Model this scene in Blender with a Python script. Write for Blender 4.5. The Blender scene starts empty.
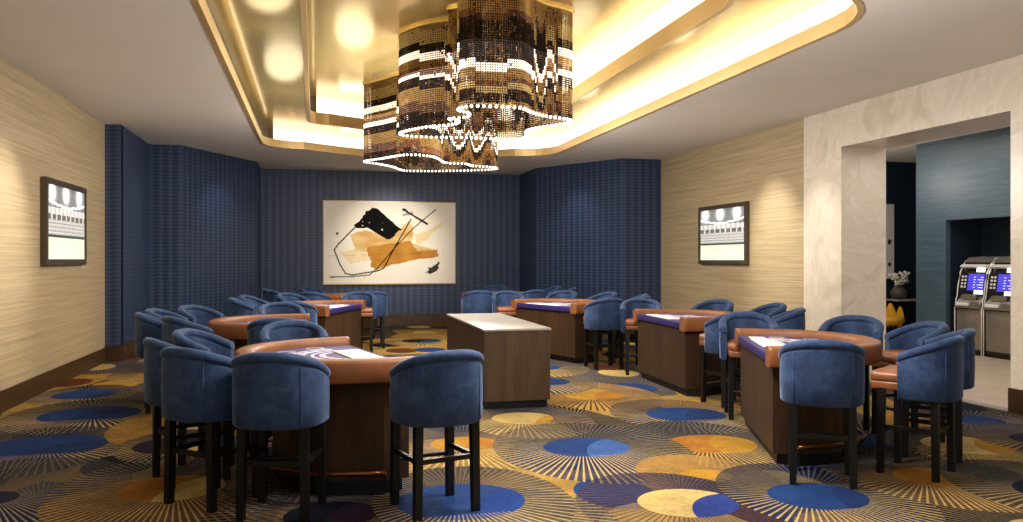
import bpy, bmesh, math, random
from mathutils import Vector, Matrix
import numpy as np
random.seed(7)
SC = bpy.context.scene
COL = SC.collection
PI = math.pi

# ------------------------------------------------------------------ camera, world, lights, exposure
cam_d = bpy.data.cameras.new('camera')
cam = bpy.data.objects.new('camera', cam_d)
COL.objects.link(cam)
cam.location = (0, 0, 1.65)
cam.rotation_euler = (PI/2, 0, -math.atan(196.5/815))
cam_d.sensor_fit = 'HORIZONTAL'
cam_d.sensor_width = 36
cam_d.lens = 36*815/1023
cam_d.shift_y = -1.6/1023
cam_d.clip_start = 0.05
SC.camera = cam

SC.view_settings.view_transform = 'Standard'
SC.view_settings.look = 'None'
SC.view_settings.gamma = 1
SC.view_settings.use_curve_mapping = False
SC.view_settings.exposure = 0.16

world = bpy.data.worlds.new('world')
SC.world = world
world.use_nodes = True
world.node_tree.nodes['Background'].inputs[0].default_value = (1.0, 0.96, 0.91, 1)
world.node_tree.nodes['Background'].inputs[1].default_value = .7

def area(name, loc, size, power, col=(1, .95, .87), rot=(0, 0, 0), spread=PI):
    d = bpy.data.lights.new(name, 'AREA')
    d.shape = 'RECTANGLE'; d.size, d.size_y = size
    d.energy = power; d.color = col; d.spread = spread
    o = bpy.data.objects.new(name, d); COL.objects.link(o)
    o.location = loc; o.rotation_euler = rot
    return o
def spot(name, loc, target, power, angle=70, blend=1.0, radius=.06, col=(1, .93, .83)):
    d = bpy.data.lights.new(name, 'SPOT')
    d.energy = power; d.spot_size = math.radians(angle); d.spot_blend = blend
    d.shadow_soft_size = radius; d.color = col
    o = bpy.data.objects.new(name, d); COL.objects.link(o)
    o.location = loc
    o.rotation_euler = (Vector(target)-Vector(loc)).to_track_quat('-Z', 'Y').to_euler()
    return o
def bulb(name, loc, power, r, col=(1, .955, .89)):
    d = bpy.data.lights.new(name, 'POINT'); d.energy = power; d.shadow_soft_size = r; d.color = col
    o = bpy.data.objects.new(name, d); COL.objects.link(o); o.location = loc
area('tray_glow_light', (2.0, 11.5, 4.1), (4.2, 9.0), 330)
area('hall_fill_front', (2.0, 1.2, 3.78), (7.0, 4.0), 70, col=(1, .92, .82))  # unseen fill overhead, stands in for the rest of the hall's lights
spot('wall_glow_spot', (-1.3, 9.8, 3.78), (-3.29, 9.9, 1.9), 480, 46)  # added spots without fixtures, imitating the soft glows on the walls
spot('wall_glow_spot', (5.4, 12.0, 3.78), (7.34, 12.0, 1.95), 420, 46)
spot('wall_glow_spot', (5.4, 10.6, 3.78), (7.34, 10.7, 2.0), 190, 36)
spot('wall_glow_spot', (-2.3, 15.3, 3.78), (-3.06, 15.5, 1.7), 40, 60)
spot('wall_glow_spot', (-1.1, 17.0, 3.78), (-1.9, 17.9, 1.8), 60, 75)
spot('wall_glow_spot', (5.1, 17.0, 3.78), (5.8, 17.7, 1.8), 60, 75)
spot('painting_fill_spot', (1.9, 16.9, 3.78), (1.82, 20.35, 1.9), 480, 50)  # added spot without a fixture, brightens the painting
bulb('overhead_fill_bulb', (2.1, 12.3, 3.0), 370, .35)  # added bare bulb between the chandeliers, brightens ceiling and walls
bulb('overhead_fill_bulb', (2.0, 5.4, 2.85), 360, .4)  # added bulb nearer the camera, no chandelier hangs here
for p in ((-.5, 9.3, 3.72), (-.45, 12.8, 3.72), (4.35, 9.4, 3.72), (4.35, 13.0, 3.72)): bulb('tray_fill_bulb', p, 6, .3, (1, .94, .82))  # unseen bulbs added to make bright patches on the gold
for p in ((.5, 9.0, 4.1), (.6, 13.0, 4.1), (3.5, 8.4, 4.1), (3.5, 12.0, 4.1)): bulb('tray_fill_bulb', p, 7, .3, (1, .94, .82))
def strip(name, p0, p1, aim, power, w=.05):
    # a fill strip laid in the cove along p0-p1, shining towards the point aim
    a, b, t = Vector(p0), Vector(p1), Vector(aim); c = (a+b)/2; x = (b-a).normalized()
    z = -(t-c); z = (z-x*z.dot(x)).normalized(); y = z.cross(x)
    o = area(name, c, ((b-a).length, w), power, (1, .86, .66))
    o.rotation_euler = Matrix((x, y, z)).transposed().to_euler()
strip('cove_fill', (4.74, 6.8, 3.99), (4.74, 15.9, 3.99), (3.2, 11, 4.3), 1.5)
strip('cove_fill', (-.88, 6.8, 3.99), (-.88, 15.9, 3.99), (.5, 11, 4.3), 3)  # added: this side's cove is dark, the strip only lifts the gold
strip('cove_fill', (-.2, 17.2, 3.99), (4.0, 17.2, 3.99), (2, 15.5, 4.3), 6)
strip('cove_fill', (3.95, 7.4, 4.42), (3.95, 15.3, 4.42), (2.2, 11, 4.8), 1.5)
strip('cove_fill', (-.03, 7.4, 4.42), (-.03, 15.3, 4.42), (1.7, 11, 4.8), 3)  # added likewise for the upper gold panel, beside an unlit cove
strip('cove_fill', (.3, 15.9, 4.42), (3.6, 15.9, 4.42), (2, 14, 4.8), 6)
area('opening_light', (7.7, 8.8, 3.2), (.3, 2.0), 12)
bulb('lobby_fill_bulb', (9.4, 14.2, 3.2), 55, .2)  # added unseen bulb, brightens the passage ceiling and the white canvas
area('lobby_light', (9.6, 11.0, 3.78), (1.6, 5.0), 75, col=(1, .93, .84))

# ------------------------------------------------------------------ helpers
def srgb(h):
    h = h.lstrip('#')
    out = []
    for i in (0, 2, 4):
        c = int(h[i:i+2], 16)/255
        out.append(c/12.92 if c <= .04045 else ((c+.055)/1.055)**2.4)
    return tuple(out)+(1,)

class MB:
    """collects geometry for ONE mesh object"""
    def __init__(s):
        s.bm = bmesh.new(); s.uv = s.bm.loops.layers.uv.new('uv'); s.mi = 0
    def face(s, vs, uvs=None, smooth=False):
        f = s.bm.faces.new(vs); f.material_index = s.mi; f.smooth = smooth
        if uvs:
            for l, u in zip(f.loops, uvs): l[s.uv].uv = u
        return f
    def box(s, x0, x1, y0, y1, z0, z1, M=None, bevel=0, seg=2):
        c = [(x0,y0,z0),(x1,y0,z0),(x1,y1,z0),(x0,y1,z0),(x0,y0,z1),(x1,y0,z1),(x1,y1,z1),(x0,y1,z1)]
        t = bmesh.new()
        v = [t.verts.new(p) for p in c]
        for q in ((3,2,1,0),(4,5,6,7),(0,1,5,4),(1,2,6,5),(2,3,7,6),(3,0,4,7)): t.faces.new([v[i] for i in q])
        if bevel: bmesh.ops.bevel(t, geom=t.edges[:], offset=bevel, segments=seg, affect='EDGES', profile=.5)
        s._merge(t, M, smooth=bool(bevel))
    def _merge(s, t, M=None, smooth=False):
        mp = {}
        for v in t.verts: mp[v] = s.bm.verts.new(M @ v.co if M else v.co)
        for f in t.faces:
            n = s.bm.faces.new([mp[v] for v in f.verts]); n.material_index = s.mi; n.smooth = smooth
        t.free()
    def prism(s, poly, z0, z1, M=None, bevel=0):
        t = bmesh.new()
        b = [t.verts.new((x, y, z0)) for x, y in poly]; u = [t.verts.new((x, y, z1)) for x, y in poly]
        n = len(poly)
        t.faces.new(b[::-1]); t.faces.new(u)
        for i in range(n): t.faces.new([b[i], b[(i+1) % n], u[(i+1) % n], u[i]])
        bmesh.ops.recalc_face_normals(t, faces=t.faces[:])
        if bevel:
            ed = [e for e in t.edges if abs(e.verts[0].co.z-e.verts[1].co.z) < 1e-6]
            bmesh.ops.bevel(t, geom=ed, offset=bevel, segments=2, affect='EDGES', profile=.5)
        s._merge(t, M)
    def loft(s, rings, closed=False, caps=True, smooth=True, loop=True):
        """rings: list of point lists; loop: each ring is closed; closed: last ring joins the first"""
        V = [[s.bm.verts.new(p) for p in r] for r in rings]
        n = len(V[0]); m = len(V)
        for i in range(m if closed else m-1):
            a, b = V[i], V[(i+1) % m]
            for j in range(n if loop else n-1):
                k = (j+1) % n
                s.face([a[j], b[j], b[k], a[k]], smooth=smooth)
        if caps and not closed and loop:
            s.face(V[0]); s.face(V[-1][::-1])
    def tube(s, pts, r, n=10, closed=False):
        P = [Vector(p) for p in pts]; m = len(P); rings = []
        for i in range(m):
            a = P[(i-1) % m] if closed or i else P[i]; b = P[(i+1) % m] if closed or i < m-1 else P[i]
            d = (b-a).normalized()
            up = Vector((0, 0, 1)) if abs(d.z) < .95 else Vector((1, 0, 0))
            x = d.cross(up).normalized(); y = x.cross(d)
            rr = r[i] if isinstance(r, (list, tuple)) else r
            rings.append([P[i]+rr*(math.cos(t*2*PI/n)*x+math.sin(t*2*PI/n)*y) for t in range(n)])
        s.loft(rings, closed=closed)
    def lathe(s, prof, n=24, c=(0, 0)):
        rings = [[(c[0]+r*math.cos(k*2*PI/n), c[1]+r*math.sin(k*2*PI/n), z) for k in range(n)] for r, z in prof]
        s.loft(rings)
    def sphere(s, c, r, seg=8, sq=(1, 1, 1)):
        t = bmesh.new(); bmesh.ops.create_uvsphere(t, u_segments=seg, v_segments=max(4, seg*2//3), radius=r)
        M = Matrix.Translation(c) @ Matrix.Diagonal((*sq, 1))
        s._merge(t, M, smooth=True)
    def build(s, name, mats, parent=None, loc=None, rotz=0, recalc=True):
        if recalc: bmesh.ops.recalc_face_normals(s.bm, faces=s.bm.faces[:])
        me = bpy.data.meshes.new(name); s.bm.to_mesh(me); s.bm.free()
        for m in (mats if isinstance(mats, (list, tuple)) else [mats]): me.materials.append(m)
        o = bpy.data.objects.new(name, me); COL.objects.link(o)
        if parent: o.parent = parent
        if loc: o.location = loc
        if rotz: o.rotation_euler[2] = rotz
        return o

def empty(name, loc=(0, 0, 0), rotz=0):
    o = bpy.data.objects.new(name, None); COL.objects.link(o)
    o.empty_display_size = .1; o.location = loc; o.rotation_euler[2] = rotz
    return o
def tag(o, label, cat, group=None, kind=None):
    o['label'] = label; o['category'] = cat
    if group: o['group'] = group
    if kind: o['kind'] = kind
    return o
def struct(o):
    o['kind'] = 'structure'; return o

# ------------------------------------------------------------------ materials
class NT:
    def __init__(s, name):
        s.m = bpy.data.materials.new(name); s.m.use_nodes = True
        s.t = s.m.node_tree; s.n = s.t.nodes; s.b = s.n['Principled BSDF']
    def add(s, typ, **kw):
        n = s.n.new(typ)
        for k, v in kw.items(): setattr(n, k, v)
        return n
    def link(s, a, b): s.t.links.new(a, b)
    def val(s, sock, v):
        if hasattr(v, 'links'): s.link(v, sock)
        else: sock.default_value = v
    def math(s, op, a, b=0.0, c=None):
        n = s.add('ShaderNodeMath', operation=op); s.val(n.inputs[0], a); s.val(n.inputs[1], b)
        if c is not None: s.val(n.inputs[2], c)
        return n.outputs[0]
    def mix(s, f, a, b, blend='MIX'):
        n = s.add('ShaderNodeMix', data_type='RGBA', blend_type=blend)
        s.val(n.inputs[0], f); s.val(n.inputs[6], a); s.val(n.inputs[7], b)
        return n.outputs[2]
    def coord(s, which='Object', scale=(1, 1, 1)):
        c = s.add('ShaderNodeTexCoord'); mp = s.add('ShaderNodeMapping')
        s.link(c.outputs[which], mp.inputs[0]); mp.inputs['Scale'].default_value = scale
        return mp.outputs[0]
    def noise(s, v, scale=5, detail=4, rough=.55, dist=0):
        n = s.add('ShaderNodeTexNoise'); s.link(v, n.inputs['Vector'])
        n.inputs['Scale'].default_value = scale; n.inputs['Detail'].default_value = detail
        n.inputs['Roughness'].default_value = rough; n.inputs['Distortion'].default_value = dist
        return n.outputs['Fac']
    def ramp(s, f, stops, interp='LINEAR'):
        n = s.add('ShaderNodeValToRGB'); s.link(f, n.inputs[0]); cr = n.color_ramp; cr.interpolation = interp
        while len(cr.elements) > 1: cr.elements.remove(cr.elements[-1])
        cr.elements[0].position = stops[0][0]; cr.elements[0].color = stops[0][1]
        for p, c in stops[1:]:
            e = cr.elements.new(p); e.color = c
        return n.outputs[0]
    def bump(s, h, strength=.3, dist=.01):
        n = s.add('ShaderNodeBump'); s.link(h, n.inputs['Height'])
        n.inputs['Strength'].default_value = strength; n.inputs['Distance'].default_value = dist
        s.link(n.outputs[0], s.b.inputs['Normal'])
    def set(s, col=None, rough=None, metal=None, spec=None):
        if col is not None: s.val(s.b.inputs['Base Color'], col)
        if rough is not None: s.val(s.b.inputs['Roughness'], rough)
        if metal is not None: s.b.inputs['Metallic'].default_value = metal
        if spec is not None: s.b.inputs['Specular IOR Level'].default_value = spec
        return s.m

def plain(name, col, rough=.5, metal=0, spec=.5, var=.12, scale=8):
    k = NT(name); v = k.coord('Object')
    f = k.noise(v, scale, 3)
    c = srgb(col)
    d = tuple(x*(1-var) for x in c[:3])+(1,); u = tuple(min(1, x*(1+var)) for x in c[:3])+(1,)
    return k.set(k.ramp(f, [(.3, d), (.7, u)]), rough, metal, spec)

def emit(name, col, strength):
    k = NT(name); c = srgb(col)
    k.set(c, .5); k.b.inputs['Emission Color'].default_value = c; k.b.inputs['Emission Strength'].default_value = strength
    return k.m

def wood(name, dark, light, scale, rough=.5, spec=.3, which='Object', bump=.06, band=None):
    k = NT(name); v = k.coord(which, scale)
    n1 = k.noise(v, 1.0, 8, .65, .3); n2 = k.noise(v, 4.5, 5, .7)
    f = k.math('ADD', k.math('MULTIPLY', n1, .65), k.math('MULTIPLY', n2, .35))
    c = k.ramp(f, [(.32, srgb(dark)), (.5, tuple((a+b)/2 for a, b in zip(srgb(dark), srgb(light)))), (.68, srgb(light))])
    if bump: k.bump(f, bump, .01)
    return k.set(c, rough, 0, spec)

MAT = {}
# horizontal straw-like veneer of the side walls (uv in metres)
MAT['wall_wood'] = wood('straw_wall_veneer', '#8a785b', '#c9b48f', (.45, 34, 1), .42, .45, 'UV', .05)
MAT['dark_wood'] = wood('walnut_veneer', '#281b10', '#4b3421', (9, 9, .7), .5, .25)
MAT['base_wood'] = wood('baseboard_wood', '#33210f', '#4c341d', (2, 2, 14), .4, .4)
MAT['podium_wood'] = wood('podium_walnut', '#33241a', '#52402d', (11, 11, .8), .5, .25)

def navy():
    k = NT('navy_chevron_wallcovering'); v = k.coord('UV')
    sep = k.add('ShaderNodeSeparateXYZ'); k.link(v, sep.inputs[0])
    u, z = sep.outputs[0], sep.outputs[1]
    tri = k.math('PINGPONG', u, .085)
    ph = k.math('ADD', z, k.math('MULTIPLY', tri, .22))
    w = k.math('DIVIDE', k.math('PINGPONG', ph, .034), .034)
    fine = k.math('DIVIDE', k.math('PINGPONG', u, .022), .022)
    colw = k.math('DIVIDE', k.math('PINGPONG', k.math('ADD', u, .05), .085), .085)
    h = k.math('ADD', k.math('MULTIPLY', w, .38), k.math('ADD', k.math('MULTIPLY', fine, .2), k.math('MULTIPLY', colw, .42)))
    c = k.ramp(h, [(.15, srgb('#182238')), (.5, srgb('#273653')), (.9, srgb('#425273'))])
    k.bump(h, .35, .006)
    return k.set(c, .5, 0, .45)
MAT['navy'] = navy()

def marble():
    k = NT('cream_marble'); v = k.coord('Object')
    n = k.noise(v, 1.3, 8, .6, 1.6); n2 = k.noise(v, 5, 6, .6, .8)
    a = k.ramp(n, [(.35, srgb('#c9bba9')), (.5, srgb('#e0d5c6')), (.56, srgb('#d6c9b8')), (.7, srgb('#e6dccf'))])
    c = k.mix(k.math('MULTIPLY', n2, .35), a, srgb('#d2c4b2'))
    br = k.add('ShaderNodeTexBrick'); sep = k.add('ShaderNodeSeparateXYZ'); cmb = k.add('ShaderNodeCombineXYZ')
    k.link(v, sep.inputs[0]); k.link(k.math('ADD', sep.outputs[0], sep.outputs[1]), cmb.inputs[0]); k.link(sep.outputs[2], cmb.inputs[1])
    k.link(cmb.outputs[0], br.inputs['Vector'])
    br.inputs['Scale'].default_value = 1; br.inputs['Brick Width'].default_value = 1.15; br.inputs['Row Height'].default_value = .62
    br.inputs['Mortar Size'].default_value = .004; br.offset = .5
    br.inputs['Color1'].default_value = (1, 1, 1, 1); br.inputs['Color2'].default_value = (.97, .97, .97, 1); br.inputs['Mortar'].default_value = (.88, .87, .85, 1)
    return k.set(k.mix(1.0, c, br.outputs['Color'], 'MULTIPLY'), .28, 0, .5)
MAT['marble'] = marble()
MAT['stone'] = plain('lobby_stone_floor', '#c2ae98', .25, 0, .5, .08, 2)
MAT['ceiling'] = plain('ceiling_paint', '#e8e5e0', .7, 0, .3, .02, 1)
def gold(name, col='#ecd38c', rough=.17, metal=.62):
    k = NT(name); v = k.coord('Object', (1.2, 60, 1))
    n = k.noise(v, 1, 4)
    k.bump(n, .012, .002)
    k.set(srgb(col), k.math('ADD', k.math('MULTIPLY', n, .14), rough-.05), metal)
    return k.m
MAT['gold'] = gold('brushed_gold_panel')
MAT['gold_lip'] = gold('gold_trim', '#c9ab74', .4, .35)
MAT['cove'] = emit('cove_light', '#fff1dc', 1.5)
MAT['shadow_gap'] = plain('dark_gap', '#4b3b1e', .5)  # shade of the unlit cove side is put into this colour
MAT['blue_wall'] = wood('slate_blue_grasscloth', '#2f4150', '#566c7b', (1, 26, 1), .4, .5, 'UV', .05)
MAT['dark_blue'] = plain('midnight_blue_wall', '#1a2939', .5, 0, .4, .1)
MAT['velvet'] = None
def velvet():
    k = NT('blue_velvet'); v = k.coord('Object')
    n = k.noise(v, 5, 5, .65, .8); n2 = k.noise(v, 26, 4, .7)
    f = k.math('ADD', k.math('MULTIPLY', n, .7), k.math('MULTIPLY', n2, .3))
    c = k.ramp(f, [(.3, srgb('#1b2844')), (.5, srgb('#2a3e62')), (.72, srgb('#405780'))])
    k.bump(n2, .15, .004)
    k.set(c, .75, 0, .25)
    k.b.inputs['Sheen Weight'].default_value = .45; k.b.inputs['Sheen Roughness'].default_value = .35
    k.b.inputs['Sheen Tint'].default_value = srgb('#9db8da')
    return k.m
MAT['velvet'] = velvet()
def leather(name, col, dark, rough=.4):
    k = NT(name); v = k.coord('Object')
    n = k.noise(v, 4, 5, .6); n2 = k.noise(v, 90, 2, .5)
    k.bump(n2, .12, .002)
    return k.set(k.ramp(n, [(.3, srgb(dark)), (.7, srgb(col))]), rough, 0, .5)
MAT['seat_leather'] = leather('cognac_leather', '#945a36', '#774526', .38)
MAT['rim_leather'] = leather('rim_leather', '#8c552c', '#704222', .5)
MAT['black'] = plain('black_lacquer', '#080707', .45, 0, .35, .1)
MAT['brass'] = plain('brass_rail', '#6b4428', .3, .9, .5, .1)
MAT['indigo'] = plain('indigo_edge', '#2b2360', .4, 0, .5, .08)
MAT['felt'] = plain('purple_felt', '#463c6a', .5, 0, .3, .1, 12)
MAT['felt_print'] = plain('white_felt_print', '#d8d3e4', .7, 0, .2, .03)
MAT['white'] = plain('white_tray', '#e2e0e0', .4, 0, .5, .02)
MAT['podium_top'] = plain('podium_stone_top', '#97928a', .3, 0, .5, .08, 3)
MAT['frame'] = plain('bronze_frame', '#5c5046', .3, .5, .5, .1)
MAT['frame_black'] = plain('black_frame', '#151311', .4)
MAT['steel'] = plain('brushed_steel', '#968e84', .3, .6, .5, .06)
MAT['steel_dark'] = plain('dark_steel', '#3f3c39', .35, .5, .5, .06)
MAT['chrome'] = plain('chrome_trim', '#e6e3dd', .25, .3, .5, .03)
MAT['yellow'] = plain('yellow_upholstery', '#d9a52a', .6, 0, .3, .1)
MAT['vase'] = plain('grey_vase', '#5b544c', .5)
MAT['petal'] = plain('white_petals', '#e9e4d8', .6, 0, .3, .05)
MAT['leaf'] = plain('grey_green_leaf', '#6d745f', .6)

def vcol(name, emission=0.0, rough=.6):
    k = NT(name); a = k.add('ShaderNodeVertexColor'); a.layer_name = 'paint'
    k.link(a.outputs[0], k.b.inputs['Base Color']); k.b.inputs['Roughness'].default_value = rough; k.b.inputs['Specular IOR Level'].default_value = .08
    if emission:
        k.link(a.outputs[0], k.b.inputs['Emission Color']); k.b.inputs['Emission Strength'].default_value = emission
        k.b.inputs['Base Color'].default_value = (0, 0, 0, 1)
    return k.m

# ---- carpet: overlapping sunburst medallions, each at its own place on the floor
ASP = 1.35
def medallion_group():
    g = bpy.data.node_groups.new('sunburst_medallion', 'ShaderNodeTree')
    itf = g.interface
    def inp(n, t, d=None):
        s = itf.new_socket(name=n, in_out='INPUT', socket_type=t)
        if d is not None: s.default_value = d
    inp('Base', 'NodeSocketColor'); inp('Pos', 'NodeSocketVector'); inp('Center', 'NodeSocketVector'); inp('InnerCenter', 'NodeSocketVector')
    inp('Rin', 'NodeSocketFloat', .3); inp('Rout', 'NodeSocketFloat', .7); inp('Rays', 'NodeSocketFloat', 60.0); inp('Duty', 'NodeSocketFloat', .45)
    inp('Disc', 'NodeSocketColor'); inp('Disc2', 'NodeSocketColor'); inp('Ray', 'NodeSocketColor'); inp('Gap', 'NodeSocketColor'); inp('GapAlpha', 'NodeSocketFloat', .8)
    itf.new_socket(name='Color', in_out='OUTPUT', socket_type='NodeSocketColor')
    N = g.nodes; L = g.links
    gi = N.new('NodeGroupInput'); go = N.new('NodeGroupOutput')
    def mth(op, a, b=None, c=None):
        n = N.new('ShaderNodeMath'); n.operation = op
        for i, x in enumerate((a, b, c)):
            if x is None: continue
            if hasattr(x, 'links'): L.new(x, n.inputs[i])
            else: n.inputs[i].default_value = x
        return n.outputs[0]
    def vec(op, a, b):
        n = N.new('ShaderNodeVectorMath'); n.operation = op
        L.new(a, n.inputs[0])
        if hasattr(b, 'links'): L.new(b, n.inputs[1])
        elif b is not None: n.inputs[1].default_value = b
        return n
    def mix(f, a, b):
        n = N.new('ShaderNodeMix'); n.data_type = 'RGBA'
        L.new(f, n.inputs[0]); L.new(a, n.inputs[6]); L.new(b, n.inputs[7]); return n.outputs[2]
    sc = (1, 1/ASP, 0)
    d = vec('MULTIPLY', vec('SUBTRACT', gi.outputs['Pos'], gi.outputs['Center']).outputs[0], sc).outputs[0]
    r = vec('LENGTH', d, None).outputs['Value']
    di0 = vec('SUBTRACT', gi.outputs['Pos'], gi.outputs['InnerCenter']).outputs[0]
    di = vec('MULTIPLY', di0, (1, 1/.95, 0)).outputs[0]
    ri = vec('LENGTH', di, None).outputs['Value']
    # the rays spring from a point near the far rim of the disc
    df = vec('MULTIPLY', vec('ADD', di0, (0, -.1, 0)).outputs[0], sc).outputs[0]
    sx = N.new('ShaderNodeSeparateXYZ'); L.new(df, sx.inputs[0])
    ang = mth('ARCTAN2', sx.outputs[1], sx.outputs[0])
    fr = mth('FRACT', mth('MULTIPLY', mth('ADD', ang, 3.2), mth('DIVIDE', gi.outputs['Rays'], 2*PI)))
    ray = mth('LESS_THAN', fr, gi.outputs['Duty'])
    inside = mth('LESS_THAN', r, gi.outputs['Rout'])
    disc = mth('LESS_THAN', ri, gi.outputs['Rin'])
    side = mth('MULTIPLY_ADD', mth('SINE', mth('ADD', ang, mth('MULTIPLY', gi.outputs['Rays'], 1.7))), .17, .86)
    off = d
    ov = vec('ADD', off, (-.42, .25, 0)).outputs[0]
    cut = mth('LESS_THAN', vec('LENGTH', ov, None).outputs['Value'], mth('MULTIPLY', gi.outputs['Rout'], .62))
    ov2 = vec('ADD', off, (.2, .38, 0)).outputs[0]
    cut2 = mth('LESS_THAN', vec('LENGTH', ov2, None).outputs['Value'], mth('MULTIPLY', gi.outputs['Rout'], .75))
    gap = mix(mth('MULTIPLY', cut2, .45), gi.outputs['Gap'], gi.outputs['Disc'])
    c1 = mix(mth('MULTIPLY', inside, mth('MULTIPLY', gi.outputs['GapAlpha'], side)), gi.outputs['Base'], gap)
    # ray threads turn from gold to cool grey blue across the medallion
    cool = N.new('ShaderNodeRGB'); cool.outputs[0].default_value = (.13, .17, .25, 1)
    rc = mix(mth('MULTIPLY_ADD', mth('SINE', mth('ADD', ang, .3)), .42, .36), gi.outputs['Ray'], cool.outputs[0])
    ray_alpha = mth('MULTIPLY', ray, mth('MULTIPLY_ADD', mth('SINE', ang), -.3, .68))  # rays fade towards the far side of the medallion
    c2 = mix(mth('MULTIPLY', inside, ray_alpha), c1, rc)
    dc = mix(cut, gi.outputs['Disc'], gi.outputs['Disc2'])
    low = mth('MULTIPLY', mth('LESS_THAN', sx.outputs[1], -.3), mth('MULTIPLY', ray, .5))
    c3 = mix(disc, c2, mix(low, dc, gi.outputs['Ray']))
    L.new(c3, go.inputs[0])
    return g

GOLD, GOLD2, ORANGE, NAVY, BLUE, PURPLE, RUST, GREY = '#b98a2f', '#d2b570', '#ad752a', '#0e1324', '#1f3f78', '#29192f', '#65351f', '#212337'
MEDS = [  # (centre x,y), (inner dx,dy), r_in, r_out, rays, disc, disc2, ray, gap, gap alpha
    ((-2.74, 10.9), (.0, .0), .36, .58, 44, BLUE, '#1c3364', GOLD2, NAVY, .85),
    ((-2.2, 12.6), (.1, 0), .36, .66, 44, ORANGE, GOLD, GOLD2, NAVY, .8),
    ((-2.43, 9.5), (.1, .0), .5, .74, 52, BLUE, '#1c3364', GOLD2, NAVY, .85),
    ((-1.2, 10.6), (0, .0), .3, .7, 44, GOLD, GOLD2, NAVY, GOLD, .7),
    ((-3.1, 7.0), (0, 0), .3, .75, 60, ORANGE, RUST, GOLD2, GREY, .6),
    ((-2.38, 7.85), (.05, .1), .52, .74, 64, BLUE, '#1c3364', GOLD2, NAVY, .88),
    ((-1.25, 8.6), (0, 0), .3, .7, 56, GOLD, GOLD2, GREY, GOLD, .7),
    ((-1.2, 7.75), (0, 0), .36, .5, 44, PURPLE, GOLD2, GOLD2, PURPLE, .9),
    ((-2.2, 6.3), (.0, 0), .2, .9, 76, NAVY, GREY, GOLD2, NAVY, .75),
    ((-1.0, 6.3), (0, .0), .36, .82, 70, ORANGE, GOLD2, GOLD2, GREY, .65),
    ((.1, 5.4), (0, 0), .3, .8, 72, NAVY, PURPLE, GOLD, NAVY, .85),
    ((.2, 7.6), (0, 0), .3, .8, 60, BLUE, NAVY, GOLD, PURPLE, .8),
    ((1.3, 7.2), (0, 0), .3, .75, 60, GOLD, ORANGE, GOLD2, GREY, .6),
    ((1.6, 9.6), (0, 0), .35, .75, 52, BLUE, NAVY, GOLD2, NAVY, .8),
    ((.9, 11.2), (0, 0), .3, .75, 48, GOLD2, GOLD, GOLD2, GREY, .7),
    ((1.4, 13.0), (0, 0), .35, .75, 44, BLUE, NAVY, GOLD2, NAVY, .7),
    ((2.1, 16.5), (0, 0), .4, .8, 44, NAVY, BLUE, GOLD2, GOLD, .7),
    ((2.13, 8.1), (-.03, .12), .32, .66, 52, GOLD2, GOLD, GOLD2, GREY, .72),
    ((3.3, 9.4), (0, 0), .36, .78, 52, GOLD, ORANGE, NAVY, GOLD, .6),
    ((2.95, 10.6), (0, 0), .4, .75, 48, BLUE, '#1c3364', GOLD2, NAVY, .8),
    ((3.3, 12.0), (0, 0), .35, .75, 44, GOLD, BLUE, GOLD2, GREY, .7),
    ((3.78, 8.0), (.06, .0), .42, .72, 56, BLUE, '#1c3364', GOLD2, NAVY, .85),
    ((5.3, 8.9), (0, 0), .35, .75, 52, PURPLE, NAVY, GOLD2, NAVY, .8),
    ((6.0, 10.4), (0, 0), .4, .8, 44, BLUE, GOLD, GOLD2, NAVY, .8),
    ((6.0, 13.0), (0, 0), .4, .8, 44, GOLD, ORANGE, GOLD2, PURPLE, .8),
    ((3.42, 6.75), (.04, -.08), .39, .72, 60, ORANGE, GOLD, GOLD2, NAVY, .8),
    ((2.34, 6.75), (-.02, .06), .38, .84, 70, BLUE, '#4468a8', GOLD2, NAVY, .72),
    ((2.9, 5.7), (0, 0), .2, .5, 60, GOLD, GOLD2, GREY, GOLD, .6),
    ((2.36, 5.02), (.1, .08), .34, .66, 64, GOLD2, '#2d3f86', RUST, PURPLE, .95),
    ((1.25, 4.9), (-.22, .35), .0, .62, 76, GOLD, GOLD, GOLD2, GREY, .6),
    ((1.05, 5.5), (-.08, .0), .44, .68, 60, BLUE, '#1d3f86', GOLD2, NAVY, .85),
    ((3.45, 5.05), (-.04, -.02), .34, .66, 60, BLUE, '#1c3364', GOLD2, NAVY, .6),
    ((4.57, 5.35), (0, -.1), .3, .72, 72, ORANGE, GOLD, GOLD2, NAVY, .7),
    ((5.59, 6.1), (.05, 0), .38, .62, 60, GOLD2, GOLD, GOLD2, NAVY, .8),
    ((6.6, 7.0), (0, 0), .26, .5, 44, BLUE, '#1c3364', GOLD2, NAVY, .85),
    ((6.5, 6.1), (0, 0), .3, .6, 52, PURPLE, NAVY, GOLD2, GREY, .7),
    ((5.2, 4.7), (0, 0), .35, .7, 60, NAVY, PURPLE, GOLD2, NAVY, .8),
]
MED_GROUP = medallion_group()
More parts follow.
